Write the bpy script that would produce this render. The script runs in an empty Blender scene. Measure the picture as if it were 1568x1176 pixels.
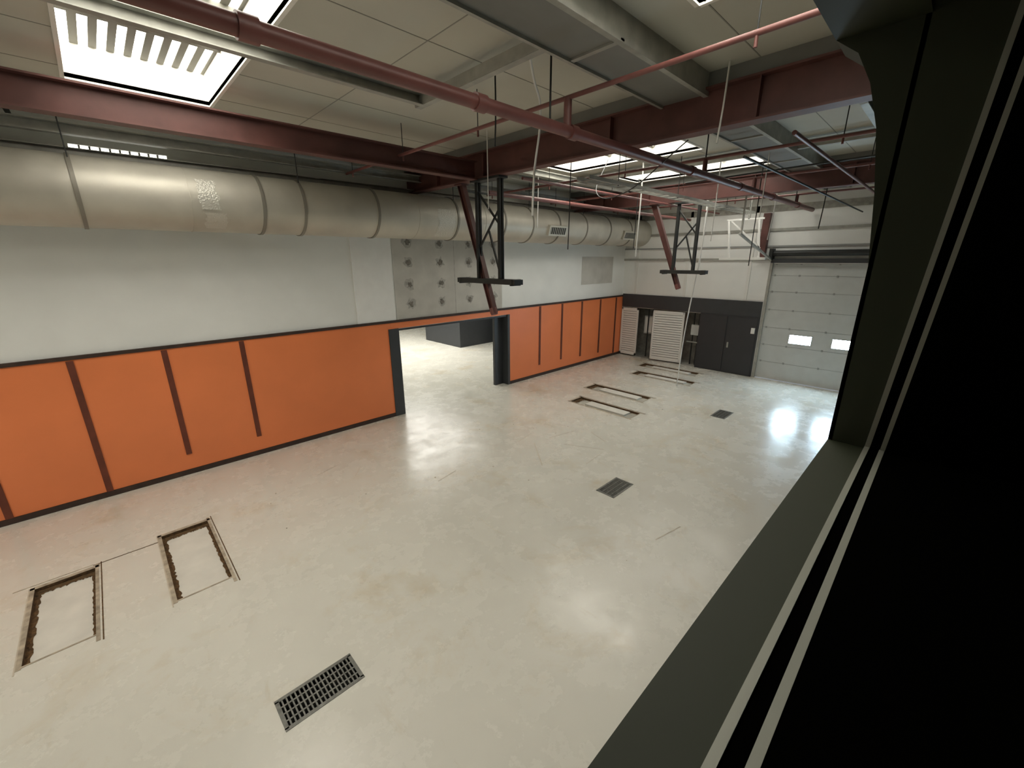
import bpy, math, random
from mathutils import Vector, Matrix
random.seed(4)
S=bpy.context.scene
S.view_settings.view_transform='Standard'
S.view_settings.exposure=0.0

# ---------------------------------------------------------------- materials
def mat(name,col,rough=.6,metal=0.,noise=0.,nscale=4.,bump=0.,bscale=30.,emit=None,es=0.,coat=0.,spec=.5):
    m=bpy.data.materials.new(name);m.use_nodes=True
    nt=m.node_tree;b=nt.nodes['Principled BSDF']
    b.inputs['Base Color'].default_value=(*col,1);b.inputs['Roughness'].default_value=rough
    b.inputs['Metallic'].default_value=metal
    b.inputs['Specular IOR Level'].default_value=spec
    b.inputs['Coat Weight'].default_value=coat
    tc=nt.nodes.new('ShaderNodeTexCoord')
    if noise>0:
        n=nt.nodes.new('ShaderNodeTexNoise');n.inputs['Scale'].default_value=nscale;n.inputs['Detail'].default_value=6
        nt.links.new(tc.outputs['Object'],n.inputs['Vector'])
        r=nt.nodes.new('ShaderNodeValToRGB')
        r.color_ramp.elements[0].position=.3;r.color_ramp.elements[1].position=.7
        r.color_ramp.elements[0].color=(*[c*(1-noise) for c in col],1)
        r.color_ramp.elements[1].color=(*[min(1,c*(1+noise*.4)) for c in col],1)
        nt.links.new(n.outputs['Fac'],r.inputs['Fac']);nt.links.new(r.outputs['Color'],b.inputs['Base Color'])
    if bump>0:
        n2=nt.nodes.new('ShaderNodeTexNoise');n2.inputs['Scale'].default_value=bscale
        nt.links.new(tc.outputs['Object'],n2.inputs['Vector'])
        bp=nt.nodes.new('ShaderNodeBump');bp.inputs['Strength'].default_value=bump;bp.inputs['Distance'].default_value=.02
        nt.links.new(n2.outputs['Fac'],bp.inputs['Height']);nt.links.new(bp.outputs['Normal'],b.inputs['Normal'])
    if emit:
        b.inputs['Emission Color'].default_value=(*emit,1);b.inputs['Emission Strength'].default_value=es
    return m

def floor_mat():
    m=bpy.data.materials.new('epoxy_floor');m.use_nodes=True
    nt=m.node_tree;N=nt.nodes;L=nt.links;b=N['Principled BSDF']
    tc=N.new('ShaderNodeTexCoord')
    def noise(scale,det=6,rough=.6,dist=0.,stretch=None):
        n=N.new('ShaderNodeTexNoise');n.inputs['Scale'].default_value=scale;n.inputs['Detail'].default_value=det
        n.inputs['Roughness'].default_value=rough;n.inputs['Distortion'].default_value=dist
        if stretch:
            mp=N.new('ShaderNodeMapping');mp.inputs['Scale'].default_value=stretch[:3];mp.inputs['Rotation'].default_value=(0,0,stretch[3])
            L.new(tc.outputs['Object'],mp.inputs['Vector']);L.new(mp.outputs['Vector'],n.inputs['Vector'])
        else: L.new(tc.outputs['Object'],n.inputs['Vector'])
        return n
    def ramp(src,p0,p1,c0,c1):
        r=N.new('ShaderNodeValToRGB');e=r.color_ramp.elements
        e[0].position=p0;e[1].position=p1;e[0].color=(*c0,1);e[1].color=(*c1,1)
        L.new(src,r.inputs['Fac']);return r
    def mul(a,bb,fac=1.):
        x=N.new('ShaderNodeMix');x.data_type='RGBA';x.blend_type='MULTIPLY';x.inputs[0].default_value=fac
        L.new(a,x.inputs[6]);L.new(bb,x.inputs[7]);return x.outputs[2]
    base=ramp(noise(.35,4).outputs['Fac'],.3,.7,(.66,.64,.565),(.72,.70,.625))
    st=ramp(noise(.75,9,.68,.4).outputs['Fac'],.54,.76,(1,1,1),(.84,.75,.62))
    st2=ramp(noise(2.2,8,.7,.8,(1,.35,1,.5)).outputs['Fac'],.62,.78,(1,1,1),(.74,.65,.52))
    sp=ramp(noise(11,2,.5).outputs['Fac'],.785,.805,(1,1,1),(.50,.43,.33))
    c=mul(mul(mul(base.outputs['Color'],st.outputs['Color']),sp.outputs['Color']),st2.outputs['Color'],.6)
    L.new(c,b.inputs['Base Color'])
    rr=ramp(noise(1.6,8,.7).outputs['Fac'],.35,.7,(.17,)*3,(.38,)*3)
    L.new(rr.outputs['Color'],b.inputs['Roughness'])
    b.inputs['Specular IOR Level'].default_value=.6
    bp=N.new('ShaderNodeBump');bp.inputs['Strength'].default_value=.16;bp.inputs['Distance'].default_value=.02
    L.new(noise(2.6,4).outputs['Fac'],bp.inputs['Height']);L.new(bp.outputs['Normal'],b.inputs['Normal'])
    return m

M={}
M['floor']=floor_mat()
M['white']=mat('wall_white_paint',(.88,.89,.86),.7,noise=.05,nscale=1.2)
M['white2']=mat('wall_white_panel',(.92,.92,.90),.7,noise=.04)
M['board']=mat('bare_plasterboard',(.60,.58,.53),.85,noise=.12,nscale=2.5)
M['spot']=mat('adhesive_spot',(.24,.22,.19),.9,noise=.5,nscale=18)
M['spot2']=mat('adhesive_smear',(.47,.45,.41),.9,noise=.3,nscale=14)
M['orange']=mat('orange_paint',(.90,.255,.09),.42,noise=.08,nscale=.9)
M['strip']=mat('dark_red_strip',(.16,.04,.02),.6,noise=.3)
M['trim']=mat('dark_brown_trim',(.05,.028,.02),.6,noise=.4,nscale=8)
M['dark']=mat('anthracite_paint',(.045,.05,.055),.45,noise=.1)
M['door']=mat('anthracite_door',(.035,.038,.043),.4,noise=.1)
M['ceil']=mat('ceiling_panel',(.56,.555,.48),.7,noise=.08,nscale=.8)
M['joint']=mat('panel_joint',(.33,.32,.28),.8)
M['red']=mat('red_oxide_steel',(.125,.048,.040),.55,noise=.3,nscale=3)
M['redpipe']=mat('red_sprinkler_pipe',(.20,.075,.066),.42,noise=.2,nscale=3)
M['galv']=mat('galvanised_steel',(.42,.42,.38),.5,metal=.3,noise=.2,nscale=6)
M['gird']=mat('grey_girder_paint',(.22,.225,.21),.55,noise=.15,nscale=2)
M['duct']=mat('duct_sheet_metal',(.58,.55,.47),.48,metal=.3,noise=.14,nscale=1.6,bump=.12,bscale=3)
M['seam']=mat('duct_seam',(.27,.25,.21),.5,metal=.3)
M['tape']=mat('foil_tape',(.62,.60,.53),.4,metal=.4,bump=.8,bscale=40)
M['black']=mat('black_steel',(.02,.022,.02),.5,noise=.2)
M['cable']=mat('white_cable',(.75,.75,.72),.5)
M['sky']=mat('translucent_skylight',(.9,.9,.85),.5,emit=(1,.96,.87),es=14.5)
M['skyf']=mat('translucent_skylight_far_dim',(.9,.9,.85),.5,emit=(1,.97,.90),es=9.5)  # same sheet, glow turned down so the far end of the hall reads darker
M['skyb']=mat('translucent_skylight_bars',(.9,.9,.85),.5,emit=(1,.97,.88),es=5.)
M['well']=mat('skylight_reveal',(.85,.84,.78),.6)
M['bar']=mat('skylight_louver_blade',(.16,.155,.13),.7)
M['gar']=mat('sectional_door_panel',(.60,.62,.60),.4,noise=.05)
M['garj']=mat('sectional_door_joint',(.33,.34,.33),.5)
M['glassday']=mat('daylight_pane',(.8,.9,1),.2,emit=(.60,.83,1),es=75.)
M['louv']=mat('louver_white',(.84,.84,.80),.5)
M['conc']=mat('concrete',(.36,.35,.31),.85,noise=.3,nscale=7)
M['pitf']=mat('pit_filled_screed',(.72,.70,.63),.5,noise=.12,nscale=3)
M['pitg']=mat('pit_grey_screed',(.50,.48,.41),.7,noise=.3,nscale=5)
M['dirt']=mat('pit_rusty_dirt',(.13,.072,.028),.95,noise=.6,nscale=20,bump=.8,bscale=40)
M['scrape']=mat('scraped_floor',(.47,.40,.30),.6,noise=.5,nscale=9)
M['mark']=mat('faint_scuff',(.56,.50,.40),.5,noise=.2,nscale=9)
M['grate']=mat('grate_steel',(.20,.20,.18),.45,metal=.5,noise=.3,nscale=20)
M['hole']=mat('drain_dark',(.012,.012,.01),.9)
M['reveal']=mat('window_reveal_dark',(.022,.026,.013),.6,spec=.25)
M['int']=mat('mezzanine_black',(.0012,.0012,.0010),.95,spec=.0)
M['alu']=mat('window_aluminium',(.24,.24,.20),.5,metal=.2)
M['farw']=mat('far_room_wall',(.70,.70,.66),.7)

# ---------------------------------------------------------------- builder
class B:
    def __init__(s,name): s.n=name;s.v=[];s.f=[];s.m=[];s.ms=[];s.sm=[]
    def mi(s,k):
        if k not in s.ms: s.ms.append(k)
        return s.ms.index(k)
    def add(s,vs,fs,k,smooth=False,T=None):
        o=len(s.v);i=s.mi(k)
        for v in vs:
            v=Vector(v)
            if T: v=T@v
            s.v.append(v)
        for f in fs: s.f.append([o+a for a in f]);s.m.append(i);s.sm.append(smooth)
        return s
    def box(s,x0,x1,y0,y1,z0,z1,k,T=None):
        vs=[(x,y,z) for x in (x0,x1) for y in (y0,y1) for z in (z0,z1)]
        s.add(vs,[(0,1,3,2),(4,6,7,5),(0,4,5,1),(2,3,7,6),(0,2,6,4),(1,5,7,3)],k,False,T);return s
    def cyl(s,a,b,r,k,n=16,r2=None,cap=True):
        a=Vector(a);b=Vector(b);d=(b-a).normalized()
        u=d.orthogonal().normalized();w=d.cross(u);r2=r if r2 is None else r2
        vs=[];
        for p,q in((a,r),(b,r2)):
            for i in range(n):
                t=2*math.pi*i/n;vs.append(p+(u*math.cos(t)+w*math.sin(t))*q)
        s.add(vs,[(i,(i+1)%n,n+(i+1)%n,n+i) for i in range(n)],k,True)
        if cap: s.add(vs,[tuple(range(n))[::-1],tuple(range(n,2*n))],k,False)
        return s
    def bar(s,a,b,w,h,k):
        a=Vector(a);b=Vector(b);d=(b-a);L=d.length;d.normalize()
        up=Vector((0,0,1)) if abs(d.z)<.95 else Vector((1,0,0))
        sd=d.cross(up).normalized();u=sd.cross(d)
        T=Matrix((( d.x,sd.x,u.x,a.x),(d.y,sd.y,u.y,a.y),(d.z,sd.z,u.z,a.z),(0,0,0,1)))
        s.box(0,L,-w/2,w/2,-h/2,h/2,k,T);return s
    def ibeam(s,a,b,w,h,k,tw=.012,tf=.02):
        a=Vector(a);b=Vector(b);z=Vector((0,0,h/2-tf/2))
        s.bar(a,b,tw,h-2*tf,k);s.bar(a+z,b+z,w,tf,k);s.bar(a-z,b-z,w,tf,k);return s
    def prism(s,poly,x0,x1,k):   # polygon in (y,z), extruded in x
        n=len(poly);vs=[(x0,y,z) for y,z in poly]+[(x1,y,z) for y,z in poly]
        s.add(vs,[tuple(range(n)),tuple(range(n,2*n))[::-1]]+[(i,n+i,n+(i+1)%n,(i+1)%n) for i in range(n)],k);return s
    def done(s,bevel=0.):
        me=bpy.data.meshes.new(s.n);me.from_pydata([tuple(v) for v in s.v],[],s.f)
        for k in s.ms: me.materials.append(M[k])
        for p,i,q in zip(me.polygons,s.m,s.sm): p.material_index=i;p.use_smooth=q
        me.update()
        ob=bpy.data.objects.new(s.n,me);bpy.context.collection.objects.link(ob)
        if bevel:
            md=ob.modifiers.new('bev','BEVEL');md.width=bevel;md.segments=2;md.limit_method='ANGLE'
        return ob
def cells(x0,x1,y0,y1,holes):
    xs=sorted({x0,x1,*[h[i] for h in holes for i in(0,1)]});ys=sorted({y0,y1,*[h[i] for h in holes for i in(2,3)]})
    xs=[x for x in xs if x0<=x<=x1];ys=[y for y in ys if y0<=y<=y1]
    for a,b in zip(xs,xs[1:]):
        for c,d in zip(ys,ys[1:]):
            mx,my=(a+b)/2,(c+d)/2
            if not any(h[0]<mx<h[1] and h[2]<my<h[3] for h in holes): yield a,b,c,d

XB,YW,ZC=16.3,9.92,6.3   # back wall, long wall, ceiling
X0=-6.0; YN=.16

# ---------------------------------------------------------------- floor with recesses
pits=[(-1.40,-.83,6.02,7.52),(-.09,.50,5.99,7.75),(9.5,10.05,5.3,7.3),(10.95,11.5,5.75,7.8),(13.6,14.1,5.5,7.65),(14.9,15.4,5.9,8.1)]
grates=[(.42,1.13,3.40,3.73),(5.86,6.50,3.46,3.80),(11.25,11.90,3.52,3.85)]
b=B('floor')
for a,c,d,e in cells(X0,XB,YN,YW,pits+grates): b.add([(a,d,0),(c,d,0),(c,e,0),(a,e,0)],[(0,1,2,3)],'floor')
b.done()
for i,(a,c,d,e) in enumerate(pits):
    b=B('lift_pit_recess')
    dp=-.05
    b.add([(a,d,dp),(c,d,dp),(c,e,dp),(a,e,dp)],[(0,1,2,3)],'pitf' if i<2 else 'pitg')
    b.box(a-.02,a,d,e,dp,0,'dirt').box(c,c+.02,d,e,dp,0,'dirt').box(a,c,d-.02,d,dp,0,'dirt').box(a,c,e,e+.02,dp,0,'dirt')
    w=.055 if i<2 else .08
    def rag(p,q,inn):
        p=Vector(p);q=Vector(q);n=40;inn=Vector(inn);vs=[]
        for j in range(n+1):
            t=j/n;vs.append(p.lerp(q,t));vs.append(p.lerp(q,t)+inn*random.uniform(.7,1.15))
        b.add(vs,[(2*j,2*j+2,2*j+3,2*j+1) for j in range(n)],'dirt')
    z=dp+.004
    rag((a,d,z),(a,e,z),(w,0,0));rag((c,d,z+.001),(c,e,z+.001),(-w*.7,0,0))
    rag((a,e,z+.002),(c,e,z+.002),(0,-w*1.9,0));rag((a,d,z+.003),(c,d,z+.003),(0,w*.5,0))
    if i>=2: # filled centre block of the far lift recesses
        b.box(a+.13,c-.1,d+.25,e-.45,dp,-.004,'pitf')
    o=.045
    for q in((a-o,a,d-o,e+o),(c,c+o*.8,d-o*3,e+o*2.2),(a-o,c+o,e,e+o*1.3),(a,c,d-o*.5,d)):
        b.box(*q,0.001,.005,'scrape')
    b.box(c+.055,c+.067,d-.15,e+.12,.0005,.004,'dirt').box(a-o-.012,a-o,d-.1,e+.06,.0005,.004,'mark')
    b.done()
b=B('floor_saw_cut');b.box(-.85,-.1,7.60,7.615,.0005,.004,'dirt');b.box(-1.6,-.85,7.62,7.635,.0005,.004,'scrape').done()
for (a,c,d,e) in grates:
    b=B('floor_drain_grate')
    b.add([(a,d,-.12),(c,d,-.12),(c,e,-.12),(a,e,-.12)],[(0,1,2,3)],'hole')
    b.box(a-.012,a,d,e,-.12,0,'hole').box(c,c+.012,d,e,-.12,0,'hole').box(a,c,d-.012,d,-.12,0,'hole').box(a,c,e,e+.012,-.12,0,'hole')
    b.box(a-.02,c+.02,d-.02,d+.015,-.01,.006,'grate').box(a-.02,c+.02,e-.015,e+.02,-.01,.006,'grate')
    b.box(a-.02,a+.015,d,e,-.01,.006,'grate').box(c-.015,c+.02,d,e,-.01,.006,'grate')
    n=18
    for j in range(1,n):
        x=a+(c-a)*j/n;b.box(x-.007,x+.007,d,e,-.03,.004,'grate')
    for j in range(1,4):
        y=d+(e-d)*j/4;b.box(a,c,y-.008,y+.008,-.03,.002,'grate')
    b.done()
b=B('floor_scuff_marks')
for (x,y,l,w,ang) in [(6.2,5.6,1.1,.02,.9),(7.2,5.1,.9,.015,-1.1),(7.9,5.2,.6,.015,1.2),(4.2,6.2,.5,.02,.2),(6.9,4.6,.7,.012,.1),(8.4,6.0,.6,.012,.5),(7.4,5.9,.8,.012,-.2),(2.6,8.1,.5,.012,.3),(3.0,7.6,.35,.012,.9),(6.6,6.4,.5,.014,.2),(5.6,2.3,.6,.02,-.2)]:
    T=Matrix.Translation((x,y,0))@Matrix.Rotation(ang,4,'Z')
    b.box(-l/2,l/2,-w/2,w/2,.0005,.0015,'mark',T)
for i in range(14):
    x=random.uniform(1,12);y=random.uniform(4,9.3);r=random.uniform(.008,.018)
    b.cyl((x,y,0),(x,y,.006),r,'scrape',6)
b.done()

# ---------------------------------------------------------------- long orange wall (y=YW)
OP=(5.35,9.4,0,2.36)
b=B('wall_left')
wins=[(.1,1.3,5.70,5.84),(8.3,9.7,5.60,5.74),(11.7,12.4,5.60,5.74)]
for a,c,d,e in cells(X0,XB,0,ZC,[OP]+wins): b.box(a,c,YW,YW+.3,d,e,'white')
b.done()
for i,(a,c,d,e) in enumerate(wins):
    b=B('window_%d'%(i+1));b.box(a,c,YW+.1,YW+.12,d,e,'skyb')
    n=int((c-a)/.11)
    for j in range(1,n): b.box(a+(c-a)*j/n-.012,a+(c-a)*j/n+.012,YW+.03,YW+.1,d,e,'bar')
    b.done()
b=B('orange_wall_cladding')
y0=YW-.035
b.box(X0,5.2,y0,YW,.1,2.54,'orange').box(9.42,XB,y0,YW,.1,2.54,'orange').box(5.2,9.42,y0,YW,2.38,2.54,'orange')
for x,zb in ((-3.02,.1),(-1.8,.1),(-.6,.1),(.62,.42),(1.86,.42),(10.94,.42),(12.16,.42),(13.37,.35),(14.62,.3),(15.78,.12)):
    w=.045
    b.box(x-w,x+w,y0-.018,y0,zb,2.52,'strip')
b.done(.004)
b=B('trim_1');b.box(X0,XB,YW-.055,YW,2.54,2.60,'trim').done()
b=B('baseboard_left');b.box(X0,5.15,YW-.05,YW,0,.1,'trim').box(9.45,XB,YW-.05,YW,0,.1,'trim').done()
b=B('door_frame')
b.box(5.13,5.42,YW-.06,YW+.32,0,2.38,'dark').box(9.36,9.46,YW-.05,YW+.32,0,2.38,'dark').box(5.38,9.36,YW+.0,YW+.3,2.31,2.37,'dark')
b.box(9.0,9.36,YW+.2,YW+.3,0,2.33,'door').done(.006)
b=B('wall_panel_pilaster');b.box(4.36,5.38,YW-.03,YW,2.60,4.8,'white2').done(.003)
b=B('plasterboard_patch');b.box(5.42,9.15,YW-.012,YW,2.60,4.62,'board')
for sx in (7.33,):b.box(sx-.01,sx+.01,YW-.014,YW-.012,2.6,4.62,'spot2')
def spot(x,z):
    for k,R,o in(('spot2',.16,.0005),('spot',.085,.001)):
        n=14;vs=[(x,YW-.0125-o,z)]
        for i in range(n):
            t=2*math.pi*i/n;r=R*random.uniform(.55,1.15);vs.append((x+r*math.cos(t),YW-.0125-o,z+r*math.sin(t)))
        b.add(vs,[(0,1+(i+1)%n,1+i) for i in range(n)],k)
for x in(5.87,6.85,7.85,8.8):
    for z in(2.98,3.48,4.03,4.52): spot(x,z)
b.done()
b=B('plasterboard_patch');b.box(13.3,15.4,YW-.012,YW,3.15,4.18,'board').done()

# ---------------------------------------------------------------- far room beyond opening
b=B('floor_adjoining_room');b.add([(0,YW,-.001),(24,YW,-.001),(24,26,-.001),(0,26,-.001)],[(0,1,2,3)],'floor').done()
b=B('wall_adjoining_room')
b.box(-.1,0,YW+.3,26,0,4.5,'farw').box(24,24.1,YW+.3,26,0,4.5,'farw').box(0,24,26,26.1,0,4.5,'farw').box(0,24,YW+.3,26,4.5,4.6,'farw').done()
b=B('dark_partition_adjoining_room');b.box(12.0,18,16.0,16.1,0,3.2,'door').box(12.0,12.1,16.1,19,0,3.2,'door').box(14.2,14.3,15.2,16.0,0,3.2,'dark').done()

# ---------------------------------------------------------------- back wall
b=B('wall_back')
ALC=(6.45,9.86,0,2.10);GAR=(.35,4.3,0,3.92)
for a,c,d,e in cells(YN,YW,0,ZC,[ALC,GAR]): b.box(XB,XB+.2,a,c,d,e,'white')
b.done()
b=B('trim_2');b.box(XB-.05,XB,4.42,YW-.06,2.12,2.66,'dark').done(.005)
b=B('door_1')
b.box(XB-.07,XB,4.42,6.45,0,2.12,'door');b.box(XB-.09,XB-.07,4.46,5.42,.02,2.08,'door').box(XB-.09,XB-.07,5.46,6.41,.02,2.08,'door')
b.box(XB-.12,XB-.09,5.30,5.36,.95,1.15,'galv').box(XB-.13,XB-.07,4.50,4.62,1.55,1.75,'louv').done(.006)
b=B('service_closet_recess')
b.box(XB+.9,XB+1,6.4,9.9,0,2.2,'conc').box(XB+.2,XB+.9,6.35,6.45,0,2.2,'conc').box(XB+.2,XB+.9,9.86,9.9,0,2.2,'conc').box(XB+.2,XB+1,6.4,9.9,2.1,2.2,'conc').box(XB,XB+1,6.4,9.9,-.05,0,'conc')
for y in(8.55,8.75,6.6,6.8):
    b.cyl((XB+.3,y,0),(XB+.3,y,2.05),.025,'black',10)
b.cyl((XB+.28,6.5,.9),(XB+.28,7.0,.9),.03,'galv',10).box(XB+.2,XB+.35,6.55,6.85,1.2,1.6,'gar')
b.box(XB+.35,XB+.5,8.45,8.95,1.0,1.75,'gar').box(XB+.33,XB+.35,8.5,8.9,1.05,1.7,'louv')
b.done()
def louver(name,y0,y1,z0,z1,T):
    b=B(name)
    L=y1-y0
    b.box(-.025,.02,0,.07,z0,z1,'louv',T).box(-.025,.02,L-.07,L,z0,z1,'louv',T).box(-.025,.02,0,L,z0,z0+.08,'louv',T).box(-.025,.02,0,L,z1-.07,z1,'louv',T)
    n=20
    for i in range(n):
        z=z0+.1+(z1-z0-.2)*i/(n-1)
        b.add([(-.022,.06,z-.03),(-.022,L-.06,z-.03),(-.004,L-.06,z+.045),(-.004,.06,z+.045)],[(0,1,2,3)],'louv',False,T)
    b.box(.012,.016,.06,L-.06,z0,z1,'garj',T)
    return b.done()
louver('louver_door',9.05,9.85,.06,2.08,Matrix.Translation((XB-.04,9.05,0)))
louver('louver_door',7.05,8.3,.06,2.08,Matrix.Translation((XB-.05,7.05,0))@Matrix.Rotation(.12,4,'Z'))
# sectional door
b=B('sectional_garage_door')
hs=[0.02,.63,1.22,1.82,2.42,3.02,3.55,3.92]
wn=[(2.84,3.46,1.35,1.63),(1.68,2.28,1.35,1.63),(.55,1.12,1.35,1.63)]
for z0,z1 in zip(hs,hs[1:]):
    for a,c,d,e in cells(GAR[0],GAR[1],z0+.006,z1-.006,wn if z0==1.22 else []): b.box(XB+.02,XB+.06,a,c,d,e,'gar')
    b.box(XB+.03,XB+.05,GAR[0],GAR[1],z1-.01,z1+.01,'garj')
    for y in(.5,1.5,2.5,3.5,4.2):
        b.box(XB+.005,XB+.02,y-.025,y+.025,z1-.03,z1+.03,'garj')
for (a,c,d,e) in wn:
    b.box(XB+.035,XB+.045,a,c,d,e,'glassday')
    b.box(XB+.01,XB+.03,a-.02,c+.02,d-.02,d,'garj').box(XB+.01,XB+.03,a-.02,c+.02,e,e+.02,'garj').box(XB+.01,XB+.03,a-.02,a,d,e,'garj').box(XB+.01,XB+.03,c,c+.02,d,e,'garj')
b.done()
b=B('garage_door_track')
b.box(XB-.06,XB-.0,4.3,4.38,0,4.0,'galv').box(XB-.06,XB,.27,.35,0,4.0,'galv')
b.cyl((XB-.15,.3,4.25),(XB-.15,4.35,4.25),.09,'black',14).box(XB-.3,XB,4.3,4.4,4.05,4.4,'black').box(XB-.12,XB,.3,4.35,3.95,4.08,'dark')
b.bar((XB-.2,4.34,4.05),(12.9,4.34,4.75),.06,.05,'galv').bar((13,4.34,4.75),(13,4.34,6.3),.04,.04,'galv')
b.box(XB-.25,XB-.05,4.55,4.75,4.1,5.5,'red').done()
b=B('wall_back_rail')
b.box(XB-.05,XB,YN,YW,4.95,5.03,'galv').box(XB-.05,XB,4.4,YW,4.02,4.1,'galv').box(XB-.03,XB,YN,YW,5.55,5.75,'conc').box(XB-.04,XB,YN,YW,4.45,4.5,'garj')
for y in(5.0,7.2,9.3): b.box(XB-.03,XB,y-.05,y+.05,2.7,6.3,'louv')
b.done()

# ---------------------------------------------------------------- ceiling with skylight wells
SK=[(.22,1.72,3.8,8.2),(8.2,9.6,4.2,7.6),(11.0,12.2,3.5,7.2),(13.6,15.0,3.5,7.2),(1.0,4.4,.7,2.1),(-5,-3.5,2.5,8.2)]  # last two are out of view, added as fill light for the near floor
b=B('ceiling')
for a,c,d,e in cells(X0,XB,YN,YW,SK): b.box(a,c,d,e,ZC,ZC+.05,'ceil')
y=.9
while y<YW:
    for a,c,d,e in cells(X0,XB,y-.006,y+.006,SK): b.box(a,c,y-.006,y+.006,ZC-.004,ZC,'joint')
    y+=1.15
for x in (-2.2,3.0,7.6,10.3,13.1):
    b.box(x-.006,x+.006,YN,YW,ZC-.004,ZC,'joint')
b.done()
for i,(a,c,d,e) in enumerate(SK):
    b=B('skylight_and_fill');t=ZC+(.45 if i==0 else .3)
    b.box(a-.04,a,d,e,ZC-.02,t,'well').box(c,c+.04,d,e,ZC-.02,t,'well').box(a,c,d-.04,d,ZC-.02,t,'well').box(a,c,e,e+.04,ZC-.02,t,'well')
    b.add([(a,d,t),(a,e,t),(c,e,t),(c,d,t)],[(0,1,2,3)],'skyf' if i in(2,3) else 'sky')
    n=int((c-a)/.165)
    for j in range(n+1):
        x=a+(c-a)*j/n;b.box(x-.04,x+.04,d,e,t-.06,t-.05,'bar')
    rows=[d+(e-d)*k/4 for k in(1,2,3)] if i==0 else [d+(e-d)/3,d+2*(e-d)/3]
    for yy in rows: b.box(a,c,yy-.05,yy+.05,t-.1,t-.06,'bar')
    b.done()

# ---------------------------------------------------------------- roof steel
for x in(6.0,12.5):
    b=B('roof_rafter');b.ibeam((x,YN,5.89),(x,YW,5.89),.22,.48,'red',.014,.025)
    for y in(2,4,6.9,8.5): b.box(x-.1,x+.1,y-.006,y+.006,5.68,6.1,'red')
    b.box(x-.05,x+.05,YN,YW,6.13,6.3,'gird');b.done()
b=B('roof_tie_beam');b.ibeam((X0,7.15,5.80),(5.89,7.15,5.80),.2,.34,'red').done()
b=B('roof_girder');b.box(X0,XB,2.68,3.22,6.08,6.30,'gird').box(X0,XB,2.62,2.68,6.05,6.3,'galv').box(X0,XB,3.22,3.26,6.05,6.3,'galv')
for x in(-1,1.5,4,8.5,11,14): b.box(x-.03,x+.03,2.62,3.25,6.06,6.08,'galv')
b.done()
def chan(b,a,c,w=.09,h=.12,k='galv'):
    a=Vector(a);c=Vector(c);d=(c-a).normalized();s=d.cross(Vector((0,0,1))).normalized()
    b.bar(a,c,.012,h,k);b.bar(a+s*w/2+Vector((0,0,h/2)),c+s*w/2+Vector((0,0,h/2)),w,.012,k);b.bar(a+s*w/2-Vector((0,0,h/2)),c+s*w/2-Vector((0,0,h/2)),w,.012,k)
b=B('roof_purlin')
chan(b,(X0,5.5,6.15),(3.6,5.5,6.15));chan(b,(3.6,3.3,6.15),(3.6,5.6,6.15))
chan(b,(X0,8.5,6.15),(XB,8.5,6.15));chan(b,(X0,9.35,5.92),(XB,9.35,5.92),.12,.14);chan(b,(X0,9.7,5.68),(XB,9.7,5.68),.1,.10)
chan(b,(6,5.3,6.2),(XB,5.3,6.2));chan(b,(6,1.4,6.2),(XB,1.4,6.2));chan(b,(6,7.6,6.1),(XB,7.6,6.1))
for x in(7.5,10.2,13.2,15.3): chan(b,(x,YN,6.18),(x,YW,6.18))
b.done()
b=B('sprinkler_pipework');b.cyl((X0,3.42,5.5),(XB-.3,3.42,5.5),.062,'redpipe',18)
for x in(-3,-1,1,2.9,4.3,7.5,9.8,12,14.3): b.cyl((x-.06,3.42,5.5),(x+.06,3.42,5.5),.078,'redpipe',18)
for x in(.5,3.9,8,11,14): b.cyl((x,3.42,5.56),(x,3.42,6.3),.012,'black',6)
b.cyl((4.2,3.42,5.5),(4.2,3.42,5.83),.045,'redpipe',12)
b.cyl((4.2,YN+.1,5.83),(4.2,9.3,5.83),.025,'redpipe',12)
for y in(1.5,5,7,9): b.cyl((4.2,y,5.83),(4.2,y,5.73),.015,'redpipe',8);b.cyl((4.2,y,5.83),(4.2,y,6.3),.007,'black',6)
for x in(8.0,10.6,14.1):
    b.cyl((x,.5,5.75),(x,9.2,5.75),.026,'redpipe',10).cyl((x,3.42,5.5),(x,3.42,5.75),.04,'redpipe',10)
    for y in(1.5,5,7,9): b.cyl((x,y,5.75),(x,y,5.65),.015,'redpipe',8);b.cyl((x,y,5.75),(x,y,6.3),.007,'black',6)
b.cyl((6.3,7.2,5.45),(XB-.2,7.2,5.45),.045,'redpipe',14).cyl((6.3,6.2,5.6),(XB-.2,6.2,5.6),.03,'redpipe',10)
b.cyl((6.4,1.7,5.55),(XB-.2,1.7,5.55),.028,'redpipe',10).done()
b=B('electrical_conduit');b.cyl((-.42,1.2,6.1),(-.42,9.8,6.1),.03,'black',10).done()
b=B('electrical_conduit');b.cyl((9.0,.5,5.62),(9.0,4.2,5.57),.015,'black',8).cyl((6.3,2.2,5.35),(XB-.3,2.2,5.35),.018,'black',8).cyl((6.3,8.2,5.6),(XB-.3,8.2,5.6),.02,'black',8).done()
b=B('cable_tray')
for yy in(4.7,4.95): b.box(6.4,15.1,yy-.012,yy+.012,5.42,5.48,'galv')
x=6.6
while x<15.1: b.box(x-.01,x+.01,4.7,4.95,5.42,5.435,'galv');x+=.35
for x in(7.5,10,13,14.9): b.cyl((x,4.82,5.43),(x,4.82,6.3),.008,'black',6)
b.done()

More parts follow.
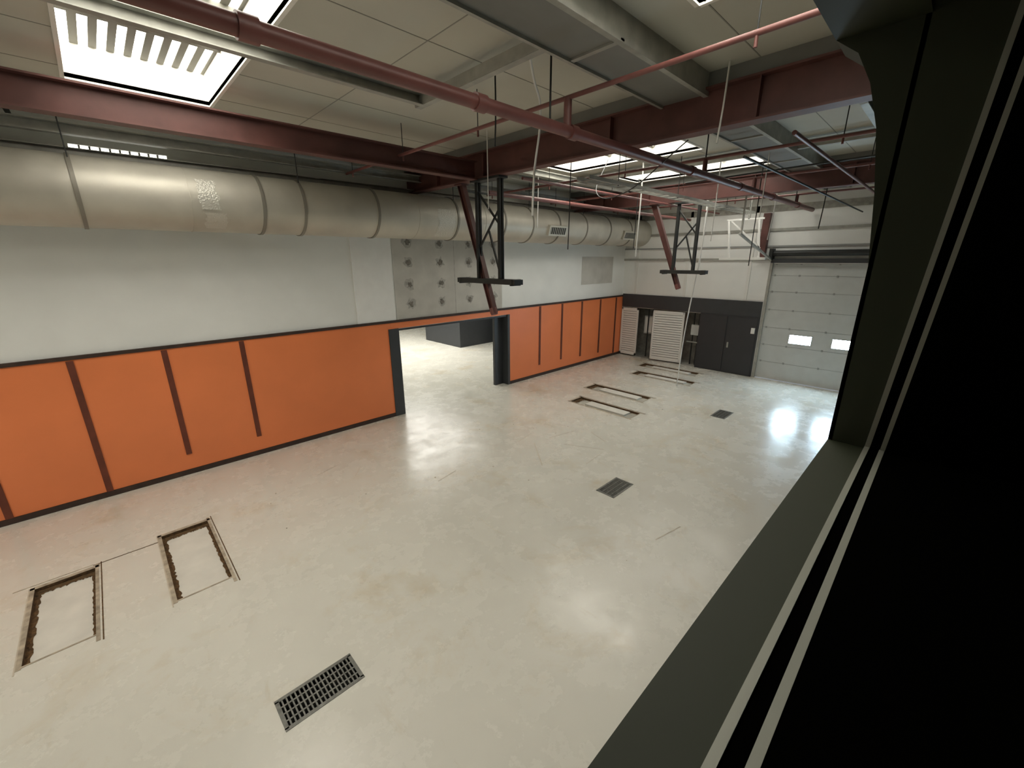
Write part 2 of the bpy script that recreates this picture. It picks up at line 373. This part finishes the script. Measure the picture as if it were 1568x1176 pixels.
# ---------------------------------------------------------------- round duct
b=B('ventilation_duct');R=.5;yc,zc=9.28,5.08
n=48
b.cyl((X0,yc,zc),(XB,yc,zc),R,'duct',n,cap=False)
for x in(-4.2,-2.0,.05,2.4,3.1,4.6,6.7,8.3,9.4,10.6,12,13.4,14.8):
    b.cyl((x-.025,yc,zc),(x+.025,yc,zc),R+.018,'seam',n)
for x in(-1,1.35,5.6,7.6): b.cyl((x-.006,yc,zc),(x+.006,yc,zc),R+.006,'duct',n)
def dpatch(x0,x1,a0,a1,k):
    m=8;vs=[]
    for i in range(m+1):
        a=math.radians(a0+(a1-a0)*i/m)
        for x in(x0,x1): vs.append((x+random.uniform(-.03,.03),yc-(R+.006)*math.cos(a),zc+(R+.006)*math.sin(a)))
    b.add(vs,[(2*i,2*i+1,2*i+3,2*i+2) for i in range(m)],k,True)
dpatch(1.45,1.72,-20,35,'tape');dpatch(1.5,1.8,-62,-25,'tape');dpatch(6.1,6.6,-60,20,'tape')
for x in(10.45,14.6):
    T=Matrix.Translation((x,yc,zc))@Matrix.Rotation(math.radians(16),4,'X')
    b.box(-.42,.42,-R-.07,-R+.06,-.15,.15,'duct',T)
    b.box(-.36,.36,-R-.072,-R-.07,-.10,.10,'hole',T)
    for k in range(9): b.box(-.35+k*.084,-.32+k*.084,-R-.078,-R-.07,-.10,.10,'galv',T)
for x in(-3,.05,3.1,6.7,9.4,12,14.8):
    b.cyl((x,yc-.3,zc+.4),(x,yc-.3,ZC),.008,'black',6)
b.done()

# ---------------------------------------------------------------- hanging brackets and struts
def hanger(x,yA,yB,p0,p1,zp,zt):
    b=B('exhaust_hose_hanger_frame')
    for y in(yA,yB):
        b.box(x-.05,x-.01,y-.035,y+.035,zp,zt,'black').box(x+.03,x+.07,y-.03,y+.03,zp,zt,'black')
    ym=(yA+yB)/2
    b.bar((x,yA,zt-.55),(x,yB-.05,zp+.7),.03,.04,'black').bar((x,yB,zt-.2),(x,yA,zt-.9),.03,.04,'black').bar((x,yA,zp+.1),(x,ym,zp+1.0),.03,.04,'black')
    b.box(x-.12,x+.12,p0,p1,zp-.05,zp+.05,'black')
    for y in(p0+.1,p1-.1): b.box(x-.13,x+.13,y-.03,y+.03,zp-.07,zp+.055,'black')
    b.box(x-.12,x+.12,yA-.1,yB+.1,zt-.04,zt,'black')
    return b.done(.003)
hanger(6.0,6.52,7.2,6.0,7.85,3.66,5.645)
hanger(12.5,5.35,5.95,4.95,6.3,3.72,5.645)
def arm(x,y0,z0,y1,z1,h0,h1):
    b=B('red_steel_strut')
    A=Vector((x,y0,z0));C=Vector((x,y1,z1));w=.055
    d=(C-A).normalized();s=Vector((1,0,0));u=d.cross(s).normalized()
    F=[(0,1,3,2),(4,6,7,5),(0,4,5,1),(2,3,7,6),(0,2,6,4),(1,5,7,3)]
    for off in(-1,1):
        vs=[]
        for P,h in((A,h0),(C,h1)):
            for du in(-1,1):
                for dx in(-1,1): vs.append(P+u*(off*h/2+du*.008)+s*dx*w)
        b.add(vs,F,'red')
    vs=[]
    for P,h in((A,h0),(C,h1)):
        for du in(-1,1):
            for dx in(-1,1): vs.append(P+u*du*h/2+s*dx*.008)
    b.add(vs,F,'red')
    b.box(x-.1,x+.1,y0-.12,y0+.12,z0-.02,z0+.0,'red')
    b.cyl(C-d*.12,C+d*.03,.075,'redpipe',12)
    return b.done()
arm(6.05,7.8,5.645,6.8,2.98,.15,.11)
arm(12.55,6.75,5.645,5.75,3.25,.15,.11)
b=B('white_hanging_bracket')
b.box(15.3,15.4,4.3,5.7,4.05,4.13,'louv')
for y in(4.5,5.4): b.bar((15.35,y,4.1),(15.35,y+.15,5.3),.06,.04,'louv')
b.bar((15.35,4.5,4.4),(15.35,5.5,5.3),.04,.04,'louv').bar((15.35,4.95,5.3),(15.35,4.95,6.3),.05,.05,'galv').bar((15.35,4.5,5.3),(15.35,5.6,5.3),.05,.05,'louv').done()

# ---------------------------------------------------------------- cables
def cable(pts,r=.009,k='cable'):
    cu=bpy.data.curves.new('hanging_cable','CURVE');cu.dimensions='3D';cu.bevel_depth=r;cu.resolution_u=10
    sp=cu.splines.new('BEZIER');sp.bezier_points.add(len(pts)-1)
    for p,q in zip(sp.bezier_points,pts): p.co=q;p.handle_left_type=p.handle_right_type='AUTO'
    o=bpy.data.objects.new('hanging_cable',cu);cu.materials.append(M[k]);bpy.context.collection.objects.link(o)
cable([(3.36,3.3,6.3),(4.1,3.85,6.08),(4.4,4.02,5.9),(4.44,4.15,5.2),(4.46,4.2,4.67)],.014)
cable([(5.8,2.33,6.3),(5.8,2.34,5.9),(5.78,2.36,5.45)],.011)
cable([(9.2,5.3,6.3),(9.2,5.3,5.4),(9.2,5.32,4.15)],.014)
cable([(12.3,5.05,5.6),(12.4,5.12,4.5),(12.9,5.55,1.8),(13.2,5.74,0.02)],.018)
cable([(14.0,3.9,6.3),(14,3.9,5.4),(14,3.95,4.6)],.014)
cable([(7.4,5.9,6.3),(7.4,5.9,5.0),(7.45,5.95,4.3)],.01,'black')
cable([(10.9,4.3,6.3),(10.9,4.3,5.2),(10.92,4.32,4.5)],.012)
cable([(12.9,4.0,6.3),(12.9,4.0,5.2),(12.9,4.0,3.9)],.012,'black')
cable([(8.6,7.9,6.3),(8.6,7.9,5.5),(8.6,7.92,4.9)],.012)
cable([(11.8,6.9,6.3),(11.8,6.9,5.3),(11.8,6.92,4.4)],.012,'black')
cable([(5.5,6.3,6.3),(5.5,6.3,5.5),(5.52,6.32,5.0)],.009)
cable([(6.15,2.9,5.64),(6.9,4.3,5.2),(7.9,5.6,5.45),(9,6.1,6.28)],.009,'black')
cable([(13.2,2.6,6.3),(13.2,2.6,5.4),(13.2,2.62,4.8)],.012,'black')
cable([(15.0,6.2,6.3),(15.0,6.2,5.4),(15.0,6.2,3.6)],.012)
cable([(3.9,4.3,6.3),(3.9,4.3,5.8),(3.9,4.32,5.45)],.010,'black')
cable([(9.9,3.0,6.3),(9.9,3.0,5.4),(9.95,3.02,4.9)],.010)

# ---------------------------------------------------------------- mezzanine wall with viewing window (camera stands in it)
WX0,WX1,WZ0,WZ1=-1.8,1.42,3.6,4.62
b=B('wall_right')
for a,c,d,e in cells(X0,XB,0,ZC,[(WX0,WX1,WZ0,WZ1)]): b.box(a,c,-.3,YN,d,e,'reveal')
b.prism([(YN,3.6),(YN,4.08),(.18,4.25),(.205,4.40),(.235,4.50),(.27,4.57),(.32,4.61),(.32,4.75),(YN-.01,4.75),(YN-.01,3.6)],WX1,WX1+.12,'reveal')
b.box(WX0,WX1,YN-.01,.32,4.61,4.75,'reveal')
b.done()
b=B('window_frame')
b.box(WX0,WX1,.067,.078,WZ0,WZ0+.008,'alu').box(WX0,WX1,.036,.047,WZ0,WZ0+.008,'alu')
b.box(WX0,WX1,.047,.067,WZ0,WZ0+.004,'int')
def lean(y0,y1,x0,x1,k):   # jamb profile leaning with the sloped glazing
    dy=-.060
    b.prism([(y0,WZ0),(y1,WZ0),(y1+dy,WZ1),(y0+dy,WZ1)],x0,x1,k)
lean(.067,.078,WX1-.010,WX1-.001,'alu');lean(.036,.046,WX1-.010,WX1-.001,'alu')
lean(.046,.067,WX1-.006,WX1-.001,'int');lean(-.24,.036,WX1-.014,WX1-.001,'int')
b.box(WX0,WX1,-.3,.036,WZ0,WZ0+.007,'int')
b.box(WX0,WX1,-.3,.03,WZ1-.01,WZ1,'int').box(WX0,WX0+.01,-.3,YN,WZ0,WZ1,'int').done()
b=B('wall_mezzanine_room')
b.box(X0,4,-3.1,-3,2.8,5.7,'int').box(X0-.1,X0,-3,-.3,2.8,5.7,'int').box(4,4.1,-3,-.3,2.8,5.7,'int').box(X0,4,-3,-.3,2.8,2.9,'int').box(X0,4,-3,-.3,5.6,5.7,'int').done()
b=B('wall_front');b.box(X0-.2,X0,-.3,YW+.3,0,ZC,'white').done()

# ---------------------------------------------------------------- light
def area(name,loc,sx,sy,p,col,rot=(0,0,0)):
    l=bpy.data.lights.new(name,'AREA');l.shape='RECTANGLE';l.size=sx;l.size_y=sy;l.energy=p;l.color=col
    o=bpy.data.objects.new(name,l);o.location=loc;o.rotation_euler=rot;bpy.context.collection.objects.link(o)
area('adjoining_room_light',(9,17,4.4),6,6,620,(1,.98,.92))
w=bpy.data.worlds.new('world');S.world=w;w.use_nodes=True
w.node_tree.nodes['Background'].inputs[0].default_value=(.8,.85,.9,1);w.node_tree.nodes['Background'].inputs[1].default_value=.3

# ---------------------------------------------------------------- camera
cam=bpy.data.cameras.new('camera');cam.lens=14.625;cam.sensor_width=36;cam.clip_start=.01
co=bpy.data.objects.new('camera',cam);bpy.context.collection.objects.link(co)
Xv=(.71805,-.20277,.66579);Yv=(-.69597,-.20326,.6887);Zv=(-.00432,-.9579,-.28707)
co.matrix_world=Matrix(((Xv[0],-Xv[1],-Xv[2],0),(Yv[0],-Yv[1],-Yv[2],0),(Zv[0],-Zv[1],-Zv[2],4.1),(0,0,0,1)))
S.camera=co
